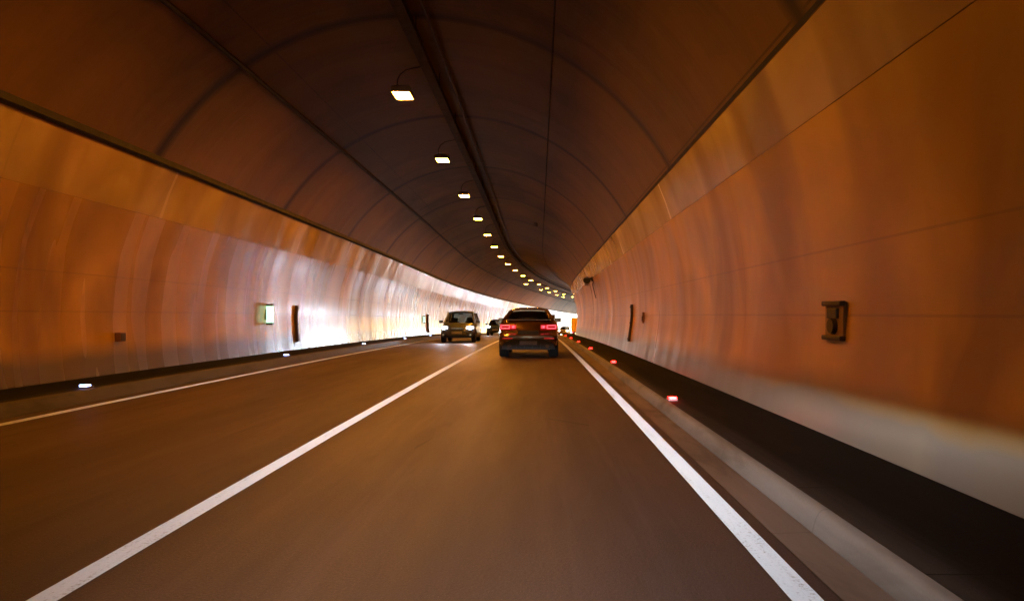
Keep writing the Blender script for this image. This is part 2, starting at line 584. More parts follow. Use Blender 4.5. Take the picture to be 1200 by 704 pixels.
build_ground()
S_ROAD = 240.0
road = sweep('road', [(-6.58, 0.0), (-4.25, 0.0), (-2.24, 0.0), (-0.5, 0.0), (1.37, 0.0)], S_BACK, S_ROAD, M['road'], step=1.0)
tag(road, 'two lane asphalt road curving right through the tunnel', 'road', kind='structure')
for nm, xc, w, lab in (('edge_line', 1.212, 0.145, 'white edge line beside the right gutter'),
                       ('centre_line', -2.237, 0.14, 'solid white line between the two lanes'),
                       ('edge_line', -6.255, 0.15, 'white edge line beside the left kerb')):
    o = sweep(nm, [(xc - w / 2, 0.005), (xc + w / 2, 0.005)], S_BACK, S_ROAD, M['paint'], road, step=0.5)
    o['label'] = lab
g = sweep('gutter', [(1.37, 0.004), (1.60, 0.012)], S_BACK, S_EXIT + 20, M['gutter'])
tag(g, 'brown concrete gutter strip along the right kerb', 'gutter', kind='structure')
k = sweep('kerb', [(1.597, -0.02), (1.605, 0.012), (1.625, 0.085), (1.645, 0.125), (1.665, 0.142), (1.70, 0.149), (1.70, 0.10)], S_BACK, S_EXIT + 20, M['kerb'], angle=50)
tag(k, 'pale grey concrete kerb edging the right walkway', 'kerb', kind='structure')
k = sweep('kerb', [(-6.575, -0.02), (-6.58, 0.02), (-6.64, 0.165), (-6.66, 0.178), (-6.72, 0.180), (-6.72, 0.10)], S_BACK, S_EXIT + 20, M['kerb_dark'], angle=30)
tag(k, 'dark brown concrete kerb edging the left walkway', 'kerb', kind='structure')
w = sweep('pavement', [(1.70, 0.147), (2.2, 0.148), (2.80, 0.150)], S_BACK, S_EXIT + 20, M['walk'])
tag(w, 'black asphalt walkway at the foot of the right wall', 'walkway', kind='structure')
w = sweep('pavement', [(-6.72, 0.176), (-7.2, 0.19), (-7.80, 0.205)], S_BACK, S_EXIT + 20, M['walk'])
tag(w, 'narrow dark walkway at the foot of the left wall', 'walkway', kind='structure')

# wall linings: lower sheet (foot to seam) and upper sheet (seam to lip)
R_LOW = [(2.62, -0.50), (2.70, 0.10), (2.76, 0.42), (2.81, 0.75), (2.855, 1.08), (2.87, 1.30), (2.862, 1.72), (2.82, 2.2), (2.745, 2.65), (2.608, 3.155)]
R_UP = [(2.602, 3.16), (2.49, 3.50), (2.352, 3.85), (2.40, 3.875), (2.70, 3.80)]
L_LOW = [(-7.62, -0.50), (-7.73, 0.15), (-7.775, 0.45), (-7.80, 0.8), (-7.825, 1.24), (-7.815, 1.36), (-7.785, 1.8), (-7.70, 2.4), (-7.58, 2.8), (-7.445, 3.17)]
L_UP = [(-7.438, 3.175), (-7.28, 3.65), (-7.10, 4.07), (-7.14, 4.09), (-7.45, 4.02)]


def uv_shift(o, dv):
    for d in o.data.uv_layers[0].data:
        d.uv = (d.uv[0], d.uv[1] + dv)


for lab, low, up, lo_lab, up_lab in (
        ('curved right tunnel wall with glossy stained orange lining above black walkway', R_LOW, R_UP, 'tall orange lower lining with pale foot', 'brighter tilted strip above the seam'),
        ('curved left tunnel wall with glossy stained lining reflecting white headlights', L_LOW, L_UP, 'tall lower lining with pale foot', 'tilted strip below the dark ledge')):
    root = empty('tunnel_wall')
    tag(root, lab, 'wall')
    o = sweep('lower_lining', low, S_BACK, S_EXIT, M['wall'] if low is L_LOW else M['wall_right'], root, step=0.75)
    uv_shift(o, -math.hypot(low[1][0] - low[0][0], low[1][1] - low[0][1]))
    o['label'] = lo_lab
    o = sweep('upper_lining', up, S_BACK, S_EXIT, M['wall_up'], root, step=0.75)
    uv_shift(o, 3.06)
    o['label'] = up_lab

CX, CZ, CR = -2.37, 1.30, 5.5
prof = []
a0, a1 = math.radians(-20), math.radians(200)
for i in range(67):
    t = a0 + (a1 - a0) * i / 66
    prof.append((CX + CR * math.cos(t), CZ + CR * math.sin(t)))
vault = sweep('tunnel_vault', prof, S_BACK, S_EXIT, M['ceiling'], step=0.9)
tag(vault, 'dark stained arched concrete vault over the road', 'ceiling')
# portal ring at the far mouth of the tunnel (hidden round the bend)
face = []
for i in range(45):
    t = math.radians(-14) + math.radians(208) * i / 44
    face.append((math.cos(t), math.sin(t)))
pm = MB()
for i in range(44):
    q = []
    for (c, s_) in (face[i], face[i + 1]):
        for rr in (CR, CR + 3.5):
            for ds in (0.0, 0.8):
                q.append(at(S_EXIT + ds, CX + rr * c, CZ + rr * s_))
    pm.add(q, [(0, 2, 6, 4), (1, 5, 7, 3), (0, 4, 5, 1), (2, 3, 7, 6)])
o = pm.build('tunnel_portal', M['kerb'])
tag(o, 'concrete portal ring at the far mouth of the tunnel', 'portal')

# ledge trays and ceiling cables
t = sweep('cable_tray', [(-7.09, 4.085), (-6.99, 4.10), (-7.03, 4.22), (-7.14, 4.25), (-7.22, 4.12)], S_BACK, S_EXIT, M['dark'], closed=True, angle=30)
tag(t, 'dark cable ledge running along the top of the left wall', 'cable tray')
t = sweep('cable', [(2.35, 3.865), (2.385, 3.90), (2.36, 3.935), (2.325, 3.905)], S_BACK, S_EXIT, M['dark'], closed=True, angle=60)
tag(t, 'thin black cable along the top lip of the right wall', 'cable')


def cable_on_arch(ang, r, off, name, lab, mat):
    c = (CX + (CR - off) * math.cos(ang), CZ + (CR - off) * math.sin(ang))
    pr = [(c[0] + r * math.cos(2 * PI * i / 8), c[1] + r * math.sin(2 * PI * i / 8)) for i in range(8)]
    o = sweep(name, pr, S_BACK, S_EXIT, mat, closed=True, angle=80)
    return tag(o, lab, 'cable')


cable_on_arch(math.atan2(4.5, -5.413 - CX), 0.045, 0.035, 'cable', 'black cable along the left haunch of the vault', M['dark'])
cable_on_arch(math.atan2(4.84, 0.26 - CX), 0.016, 0.012, 'cable', 'hair thin cable on the vault right of the lamps', M['dark'])

tray = empty('cable_tray')
tag(tray, 'wide black cable tray hanging under the crown beside the lamps', 'cable tray')
sweep('trough', [(-2.49, 6.63), (-2.49, 6.50), (-2.28, 6.50), (-2.28, 6.63), (-2.30, 6.63), (-2.30, 6.52), (-2.47, 6.52), (-2.47, 6.63)], S_BACK, S_EXIT, M['dark'], tray, closed=True, angle=30)
sweep('cable_bundle', [(-2.46, 6.53), (-2.31, 6.53), (-2.33, 6.61), (-2.44, 6.61)], S_BACK, S_EXIT, M['dark'], tray, closed=True, angle=30)
pr = [(-2.01 + 0.035 * math.cos(2 * PI * i / 8), 6.66 + 0.035 * math.sin(2 * PI * i / 8)) for i in range(8)]
o = sweep('pipe', pr, S_BACK, S_EXIT, M['duct'], closed=True, angle=80)
tag(o, 'slim pipe running beside the black cable tray overhead', 'pipe')
hb = MB()
s = 3.6
while s < 108:
    a, b = at(s, -2.50, 6.51), at(s, -2.50, 6.81)
    hb.cyl(a, b, 0.012, 6)
    hb.cyl(at(s, -2.27, 6.51), at(s, -2.27, 6.81), 0.012, 6)
    s += 3.0
h = hb.build('hanger', M['dark'], tray)
h['kind'] = 'stuff'

# ------------------------------------------------------------------ ceiling lamps
ORD = ['first', 'second', 'third', 'fourth', 'fifth', 'sixth', 'seventh', 'eighth', 'ninth', 'tenth', 'eleventh', 'twelfth',
       'thirteenth', 'fourteenth', 'fifteenth', 'sixteenth', 'seventeenth', 'eighteenth']


def make_lamp(reach):
    """hangs at the origin (centre of the lit face); arm goes up and right to the tray"""
    root = empty('ceiling_lamp')
    b = MB()
    b.box((0, 0, 0.075), (0.40, 0.58, 0.11))
    b.box((0, -0.02, 0.145), (0.26, 0.36, 0.04))
    b.build('housing', M['housing'], root, bevel=0.02)
    b = MB()
    b.box((0, 0, 0.012), (0.33, 0.50, 0.02))
    b.build('lit_glass', M['lamp'], root)
    b = MB()
    for x in (-0.19, 0.19):
        b.box((x, 0, 0.012), (0.022, 0.56, 0.024))
    for y in (-0.275, 0.275):
        b.box((0, y, 0.012), (0.356, 0.022, 0.024))
    b.build('rim', M['housing'], root)
    b = MB()
    pts = [(-0.12, 0, 0.16), (-0.12, 0, 0.34), (-0.06, 0, 0.46), (0.06, 0, 0.55), (0.25, 0, 0.60), (reach, 0, 0.63)]
    b.tube(pts, 0.012)
    b.build('arm', M['duct'], root, smooth=True)
    return root


def copy_tree(o, parent=None):
    c = o.copy()
    COL.objects.link(c)
    if parent is not None:
        c.parent = parent
    for ch in list(o.children):
        copy_tree(ch, c)
    return c


LAMP_Z = 4.65 + 1.30
lamp0 = make_lamp(0.42)
row1 = [14.575 + 6.005 * i for i in range(-1, 16)]
for i, s in enumerate(row1):
    o = lamp0 if i == 0 else copy_tree(lamp0)
    o.location = at(s, -2.90, LAMP_Z)
    o.rotation_euler = (0, 0, heading(s))
    j = i - 1
    if j < 0:
        lab = 'lit orange ceiling lamp just above the top of the picture'
    elif j == 0:
        lab = 'largest and nearest lit orange lamp hanging under the vault'
    elif j == 15:
        lab = 'last lit lamp of the long row before the right wall hides it'
    else:
        lab = 'lit orange lamp, %s of the long row counted from the camera' % ORD[j]
    tag(o, lab, 'ceiling lamp', 'lit lamps of the long row under the vault')
lamp1 = make_lamp(0.42)
row2 = [80.0, 89.8, 95.2, 100.2, 104.6]
for i, s in enumerate(row2):
    o = lamp1 if i == 0 else copy_tree(lamp1)
    o.location = at(s, -4.34, LAMP_Z)
    o.rotation_euler = (0, 0, heading(s))
    lab = ('far lit lamp, leftmost of the short lower row by the bend' if i == 0 else
           'far lit lamp, %s from the left in the short lower row by the bend' % ORD[i])
    tag(o, lab, 'ceiling lamp', 'lit lamps of the short second row near the bend')
rail = sweep('cable_tray', [(-3.97, 6.56), (-3.97, 6.50), (-3.87, 6.50), (-3.87, 6.56)], 76, S_EXIT, M['dark'], closed=True)
tag(rail, 'short dark rail carrying the second row of far lamps', 'cable tray')

# ceiling sensor
cs = empty('ceiling_sensor', at(36.5, -0.15, 5.5 ** 1 + 0.55), 0)
cs.location = at(36.5, -0.15, CZ + math.sqrt(CR ** 2 - (-0.15 - CX) ** 2) - 0.02)
tag(cs, 'small grey sensor fixed to the dark vault right of the lamps', 'sensor')
b = MB(); b.box((0, 0, -0.02), (0.26, 0.26, 0.04)); b.build('mount', M['steel'], cs, bevel=0.008)
b = MB(); b.cyl((0, 0, -0.04), (0, 0, -0.16), 0.085, 16, 0.06); b.build('dome', M['housing'], cs, smooth=True)

# ------------------------------------------------------------------ studs on the kerbs
def make_stud(lit, core=None):
    root = empty('kerb_light')
    b = MB(); b.box((0, 0, 0.012), (0.13, 0.17, 0.024)); b.build('body', M['steel'], root, bevel=0.006)
    b = MB(); b.box((0, -0.066, 0.040), (0.10, 0.036, 0.032)); b.box((0, 0.0, 0.036), (0.09, 0.10, 0.024))
    l = b.build('lens', lit, root, bevel=0.006)
    if core is not None:
        b = MB(); b.box((0, -0.087, 0.040), (0.05, 0.006, 0.02)); b.build('lit_core', core, l)
    return root


place = ['nearest', 'second nearest', 'third nearest', 'fourth nearest', 'fifth nearest', 'sixth nearest']
st = make_stud(M['white_led'])
for i in range(5):
    s = 10.3 + 8.2 * i
    o = st if i == 0 else copy_tree(st)
    o.location = at(s, -6.83, 0.178)
    o.rotation_euler = (0, 0, heading(s))
    tag(o, '%s bluish white lit stud on the left walkway edge' % place[i], 'kerb light', 'white lit studs along the left kerb')
st = make_stud(M['red_led'], M['red_core'])
for i in range(6):
    s = 9.05 + 7.1 * i
    o = st if i == 0 else copy_tree(st)
    o.location = at(s, 1.765, 0.147)
    o.rotation_euler = (0, 0, heading(s))
    tag(o, '%s glowing red stud on the right kerb' % place[i], 'kerb light', 'red lit studs along the right kerb')


# ------------------------------------------------------------------ fittings on the walls
def wall_x(prof, z):
    for (x0, z0), (x1, z1) in zip(prof, prof[1:]):
        if z0 <= z <= z1:
            return x0 + (x1 - x0) * (z - z0) / (z1 - z0)
    return prof[-1][0]


def lit_sign(s, side, zc, h, w, lab):
    """box sign standing out from the wall, lit on both faces"""
    prof_ = L_LOW if side < 0 else R_LOW
    x = wall_x(prof_, zc)
    root = empty('emergency_sign', at(s, x, zc), heading(s))
    tag(root, lab, 'emergency sign')
    d = -side
    c = d * (w / 2 + 0.03)
    for sg in (1, -1):
        b = MB(); b.box((c, 0, sg * (h / 2 - 0.03)), (w - 0.004, 0.122, 0.06)); b.build('cap', M['black'], root, bevel=0.01)
    b = MB(); b.box((d * 0.005, 0, 0), (0.05, 0.08, h * 0.5)); b.build('bracket', M['dark'], root)
    b = MB(); b.box((c, 0, 0), (w - 0.012, 0.12, h - 0.122)); b.build('lit_face', M['sign_lit'], root, bevel=0.01)
    return root


lit_sign(19.55, -1, 1.31, 0.60, 0.19, 'glowing greenish white box sign on the left wall beside the dark strip')
lit_sign(46.0, -1, 1.24, 0.50, 0.14, 'small far glowing sign on the left wall near the oncoming grey car')


def wall_duct(s, side, z0, z1, w, out, lab):
    prof_ = L_LOW if side < 0 else R_LOW
    root = empty('wall_duct', at(s, 0, 0), heading(s))
    tag(root, lab, 'duct')
    d = -side
    b = MB()
    zs = [z0 + (z1 - z0) * i / 8 for i in range(9)]
    vs, fs = [], []
    for z in zs:
        x = wall_x(prof_, z)
        vs += [(x - d * 0.01, -w / 2, z), (x + d * out, -w / 2, z), (x + d * out, w / 2, z), (x - d * 0.01, w / 2, z)]
    for i in range(8):
        for q in range(4):
            fs.append((i * 4 + q, i * 4 + (q + 1) % 4, (i + 1) * 4 + (q + 1) % 4, (i + 1) * 4 + q))
    fs += [(0, 1, 2, 3), (32, 33, 34, 35)]
    b.add(vs, fs).build('cover', M['duct'], root, bevel=0.01)
    for z in (z0 + 0.08, (z0 + z1) / 2, z1 - 0.08):
        x = wall_x(prof_, z)
        b = MB()
        b.box((x + d * (out + 0.004), 0, z), (0.012, w + 0.03, 0.04))
        b.build('strap', M['dark'], root)


wall_duct(21.9, -1, 0.44, 1.60, 0.11, 0.085, 'dark brown upright duct on the left wall right of the lit sign')
wall_duct(47.5, -1, 0.35, 1.62, 0.16, 0.12, 'far dark upright duct on the left wall beside the grey car')
wall_duct(20.8, 1, 0.50, 1.62, 0.12, 0.07, 'thin dark upright duct on the right wall')

# dim call box on the right wall, small box on the left wall
x = wall_x(R_LOW, 1.23)
root = empty('call_box', at(6.55, x, 1.225), 0)
tag(root, 'dark flat panel fitting on the near part of the right wall', 'wall fitting')
b = MB(); b.box((-0.012, 0, 0), (0.045, 0.40, 0.36)); b.build('back_plate', M['platebrown'], root, bevel=0.008)
for sg in (1, -1):
    b = MB(); b.box((-0.04, 0, sg * 0.165), (0.06, 0.42, 0.045)); b.build('rail', M['duct'], root, bevel=0.01)
b = MB(); b.cyl((-0.03, 0, -0.05), (-0.075, 0, -0.05), 0.085, 20, 0.07); b.build('knob', M['duct'], root, smooth=True)
b = MB(); b.box((-0.045, 0, 0.07), (0.03, 0.22, 0.10)); b.build('cover', M['duct'], root, bevel=0.01)
x = wall_x(R_LOW, 1.20)
root = empty('socket_box', at(18.6, x, 1.22), 0)
tag(root, 'tiny dark socket box on the right wall before the thin duct', 'wall fitting')
b = MB(); b.box((-0.015, 0, 0), (0.05, 0.16, 0.30)); b.build('case', M['brownbox'], root, bevel=0.01)
b = MB(); b.box((-0.046, 0, -0.03), (0.014, 0.12, 0.14)); b.build('cover', M['dark'], root, bevel=0.004)
x = wall_x(L_LOW, 0.87)
root = empty('junction_box', at(12.65, x, 0.87), 0)
tag(root, 'small square brown junction box low on the near left wall', 'junction box')
b = MB(); b.box((0.05, 0, 0), (0.11, 0.17, 0.165)); b.build('case', M['brownbox'], root, bevel=0.01)
b = MB(); b.box((0.109, 0, 0), (0.01, 0.14, 0.135)); b.build('lid', M['duct'], root, bevel=0.003)

# traffic camera on the right wall
s = 33.0
zc = 2.98
x = wall_x(R_LOW, zc)
root = empty('surveillance_camera', at(s, x, zc), 0)
root.scale = (1.25, 1.25, 1.25)
tag(root, 'surveillance camera with round black lens high on the right wall', 'camera')
b = MB()
rt = Matrix.Rotation(math.radians(-14), 3, 'X')
b.box((-0.26, 0.05, 0.0), (0.17, 0.46, 0.16), rt)
b.build('body', M['housing'], root, bevel=0.02)
b = MB(); b.box((-0.26, 0.02, 0.095), (0.21, 0.52, 0.02), rt); b.build('sun_shield', M['housing'], root)
b = MB(); b.cyl((-0.27, -0.17, 0.045), (-0.275, -0.235, 0.06), 0.13, 20, 0.14); b.build('lens', M['black'], root, smooth=True)
b = MB(); b.tube([(0.02, 0.1, 0.10), (-0.10, 0.1, 0.14), (-0.22, 0.08, 0.08)], 0.035); b.box((-0.02, 0.1, 0.13), (0.12, 0.16, 0.20)); b.build('bracket', M['dark'], root, smooth=True)
b = MB(); b.tube([(0.0, 0.1, 0.05), (-0.03, 0.1, -0.1), (0.03, 0.11, -0.35), (0.10, 0.12, -0.62)], 0.016); b.build('lead', M['dark'], root, smooth=True)

# dark round sign far along the outer wall
s = 109.0
root = empty('wall_sign', at(s, wall_x(L_LOW, 3.0) + 0.02, 3.0), heading(s))
tag(root, 'small dark sign on the bright far outer wall beside the brown suv roof', 'sign')
b = MB(); b.box((0.05, 0, 0), (0.10, 0.06, 0.9)); b.build('post', M['dark'], root)
b = MB(); b.box((0.38, 0, 0.05), (0.62, 0.05, 0.75)); b.build('panel', M['black'], root, bevel=0.01)


# ------------------------------------------------------------------ vehicles
def outline(yr, yf, hwr, hw, hwf, k=0.0):
    """half plan outline from rear centre to front centre"""
    L = yf - yr
    rc, fc = min(0.16, L * .1), min(0.30, L * .16)
    return [(0, yr), (hwr * .5, yr + .012), (hwr * .84, yr + .045), (hwr * .97, yr + rc), (hw * .985 + hwr * .015, yr + L * .16), (hw, yr + L * .3),
            (hw, yr + L * .5), (hw, yr + L * .68), (hw * .7 + hwf * .3, yf - L * .17), (hwf * .98, yf - fc * .6), (hwf * .8, yf - fc * .22),
            (hwf * .45, yf - .03), (0, yf)]


def shell(slices):
    mb = MB()
    rings = []
    for (z, yr, yf, hwr, hw, hwf) in slices:
        h = outline(yr, yf, hwr, hw, hwf)
        ring = [(x, y, z) for x, y in h] + [(-x, y, z) for x, y in reversed(h[1:-1])]
        rings.append(ring)
    n = len(rings[0])
    vs = [p for r in rings for p in r]
    fs = []
    for i in range(len(rings) - 1):
        for q in range(n):
            fs.append((i * n + q, i * n + (q + 1) % n, (i + 1) * n + (q + 1) % n, (i + 1) * n + q))
    fs.append(tuple(range(n)))
    fs.append(tuple((len(rings) - 1) * n + q for q in range(n)))
    mb.add(vs, fs)
    return mb


def cut_arches(o, axles, r, hw):
    """cut the wheel arches out of the body mesh"""
    mb = MB()
    for y in axles:
        for sd in (-1, 1):
            mb.cyl((sd * (hw - 0.34), y, r * 0.98), (sd * (hw + 0.2), y, r * 0.98), r * 1.14, 28)
    c = mb.build('arch_cutter', M['black'])
    md = o.modifiers.new('arches', 'BOOLEAN')
    md.operation = 'DIFFERENCE'
    md.solver = 'EXACT'
    md.object = c
    dg = bpy.context.evaluated_depsgraph_get()
    dg.update()
    me = bpy.data.meshes.new_from_object(o.evaluated_get(dg))
    o.modifiers.clear()
    old = o.data
    o.data = me
    bpy.data.meshes.remove(old)
    bpy.data.objects.remove(c)
    for p in o.data.polygons:
        p.use_smooth = True
    o.data.set_sharp_from_angle(angle=math.radians(35))


def make_wheel(root, y, sd, r, w, hw):
    xo = sd * (hw - 0.015)
    xi = sd * (hw - 0.015 - w)
    whl = empty('wheel', (0, y, r))
    whl.parent = root
    b = MB()
    xm = (xo + xi) / 2
    n = 32
    # tyre: lathe profile round the axle
    pr = [(xi, r * .66), (xi, r * .90), (xi * .88 + xo * .12, r * .985), (xi * .7 + xo * .3, r), (xi * .3 + xo * .7, r), (xi * .12 + xo * .88, r * .985), (xo, r * .90), (xo, r * .66)]
    vs, fs = [], []
    for i in range(n):
        t = 2 * PI * i / n
        for (x, q) in pr:
            vs.append((x, q * math.cos(t), q * math.sin(t)))
    m = len(pr)
    for i in range(n):
        for q in range(m):
            fs.append((i * m + q, i * m + (q + 1) % m, ((i + 1) % n) * m + (q + 1) % m, ((i + 1) % n) * m + q))
    b.add(vs, fs).build('tyre', M['rubber'], whl, smooth=True)
    b = MB()
    for i in range(5):
        t = 2 * PI * i / 5
        rt = Matrix.Rotation(t, 3, 'X')
        b.box(rt @ Vector((xo - sd * .035, 0, r * .36)), (0.04, 0.075, r * .58), rt)
    b.cyl((xo - sd * .06, 0, 0), (xo - sd * .02, 0, 0), r * .17, 16)
    b.torus((xo - sd * .03, 0, 0), (1, 0, 0), r * .645, .022, 28, 8)
    b.cyl((xo - sd * .13, 0, 0), (xo - sd * .10, 0, 0), r * .60, 24)
    b.build('rim', M['rim'], whl, smooth=True)


def pane(quad, name, mat, parent, bow=0.0, thick=0.006):
    """gently bowed pane through four corners (a, b, c, d)"""
    a, b_, c, d = (Vector(p) for p in quad)
    n = ((b_ - a).cross(d - a)).normalized()
    mb = MB()
    nu, nv = 8, 4
    layers = []
    for off in (0, -thick):
        base = len(mb.v)
        for j in range(nv + 1):
            for i in range(nu + 1):
                u, v = i / nu, j / nv
                p = (a * (1 - u) + b_ * u) * (1 - v) + (d * (1 - u) + c * u) * v
                p = p + n * (off + bow * (1 - (2 * u - 1) ** 2))
                mb.v.append(tuple(p))
        for j in range(nv):
            for i in range(nu):
                k0 = base + j * (nu + 1) + i
                mb.f.append((k0, k0 + 1, k0 + nu + 2, k0 + nu + 1))
    return mb.build(name, mat, parent, smooth=True)


def bar(mb, a, b, r):
    mb.tube([a, (Vector(a) + Vector(b)) / 2, b], r, 8)


def cabin(root, sp, paint):
    """roof, pillars, panes, seats.  sp: zb belt height, zr roof, yr0/yr1 rear glass foot / head, yf0/yf1 windscreen foot / head, wb/wr half widths"""
    zb, zr = sp['zb'], sp['zr']
    yr0, yr1, yf0, yf1, wb, wr = sp['yr0'], sp['yr1'], sp['yf0'], sp['yf1'], sp['wb'], sp['wr']
    zrr = sp.get('zrr', zr - 0.03)     # roof height at its rear edge
    zrf = sp.get('zrf', zr - 0.03)
    nx, ny = 12, 8
    mb = MB()
    for lay, dz in ((0, 0.0), (1, -0.045)):
        base = len(mb.v)
        for j in range(ny + 1):
            v = j / ny
            y = (yr1 - 0.04) * (1 - v) + (yf1 + 0.03) * v
            edge = zrr * (1 - v) + zrf * v + (zr - (zrr + zrf) / 2) * (1 - (2 * v - 1) ** 2)
            for i in range(nx + 1):
                u = 2 * i / nx - 1
                x = (wr + 0.035) * u
                mb.v.append((x, y, edge + 0.05 * (1 - abs(u) ** 3) - 0.02 + dz - 0.03 * abs(u) ** 8))
        for j in range(ny):
            for i in range(nx):
                k0 = base + j * (nx + 1) + i
                mb.f.append((k0, k0 + 1, k0 + nx + 2, k0 + nx + 1))
    n1 = (nx + 1) * (ny + 1)
    rim = [i for i in range(nx + 1)] + [j * (nx + 1) + nx for j in range(1, ny + 1)] + [ny * (nx + 1) + i for i in range(nx - 1, -1, -1)] + [j * (nx + 1) for j in range(ny - 1, 0, -1)]
    for a, b in zip(rim, rim[1:] + rim[:1]):
        mb.f.append((a, b, b + n1, a + n1))
    mb.build('roof', paint, root, smooth=True)
    zt_r, zt_f = zrr - 0.03, zrf - 0.03
    for sd in (-1, 1):
        b = MB()
        bar(b, (sd * wb, yr0 + 0.02, zb - 0.02), (sd * wr, yr1, zt_r), sp.get('cp', 0.055))
        bar(b, (sd * wb, yf0 + 0.02, zb - 0.02), (sd * wr, yf1, zt_f), 0.036)
        ym = (yf1 + yr1) / 2
        bar(b, (sd * wb, ym - 0.05, zb - 0.02), (sd * wr, ym, zr - 0.04), 0.035)
        bar(b, (sd * wr, yr1 - .01, zt_r), (sd * wr, yf1, zt_f), 0.035)
        b.build('pillar', paint, root, smooth=True)
        pane([(sd * wb, yr0 + .05, zb - .01), (sd * wb, yf0 - .06, zb - .01), (sd * wr, yf1 - .02, zt_f), (sd * wr, yr1 + .02, zt_r)], 'side_window', M['glass'], root, 0.0)
    pane([(-wb + .02, yr0, zb - .01), (wb - .02, yr0, zb - .01), (wr - .01, yr1 - .01, zt_r + .005), (-wr + .01, yr1 - .01, zt_r + .005)], 'rear_window', M['glass'], root, 0.03)
    pane([(wb - .02, yf0, zb - .01), (-wb + .02, yf0, zb - .01), (-wr + .01, yf1 + .01, zt_f + .005), (wr - .01, yf1 + .01, zt_f + .005)], 'windscreen', M['glass'], root, 0.03)
    # seats seen through the panes
    for sd in (-1, 1):
        for yy, hh in ((sp.get('ys', 0.05), 0.0), (sp.get('ys', 0.05) - 0.95, -0.03)):
            b = MB()
            b.box((sd * 0.42, yy, zb - 0.08 + hh), (0.42, 0.16, 0.36))
            b.box((sd * 0.42, yy - 0.01, zb + 0.21 + hh), (0.24, 0.10, 0.16))
            b.box((sd * 0.42, yy - 0.01, zb + 0.12 + hh), (0.10, 0.03, 0.06))
            b.build('seat', M['seat'], root, bevel=0.04)
    b = MB(); b.box((0, yf1 - .06, zt_f - .07), (0.24, 0.03, 0.07)); b.build('rear_view_mirror', M['black'], root, bevel=0.01)


def mirrors(root, y, z, hw, paint, size=1.0):
    for sd in (-1, 1):
        b = MB()
        b.box((sd * (hw + 0.10 * size), y, z), (0.21 * size, 0.11, 0.145 * size))
        b.box((sd * (hw + 0.01), y + 0.02, z - 0.05), (0.10, 0.06, 0.04))
        b.build('wing_mirror', paint, root, bevel=0.035)


def place_car(root, s, x, oncoming):
    root.location = at(s, x, 0.004)
    p = pitch(s)
    if oncoming:
        root.rotation_euler = (-p, 0, heading(s) + PI)
    else:
        root.rotation_euler = (p, 0, heading(s))


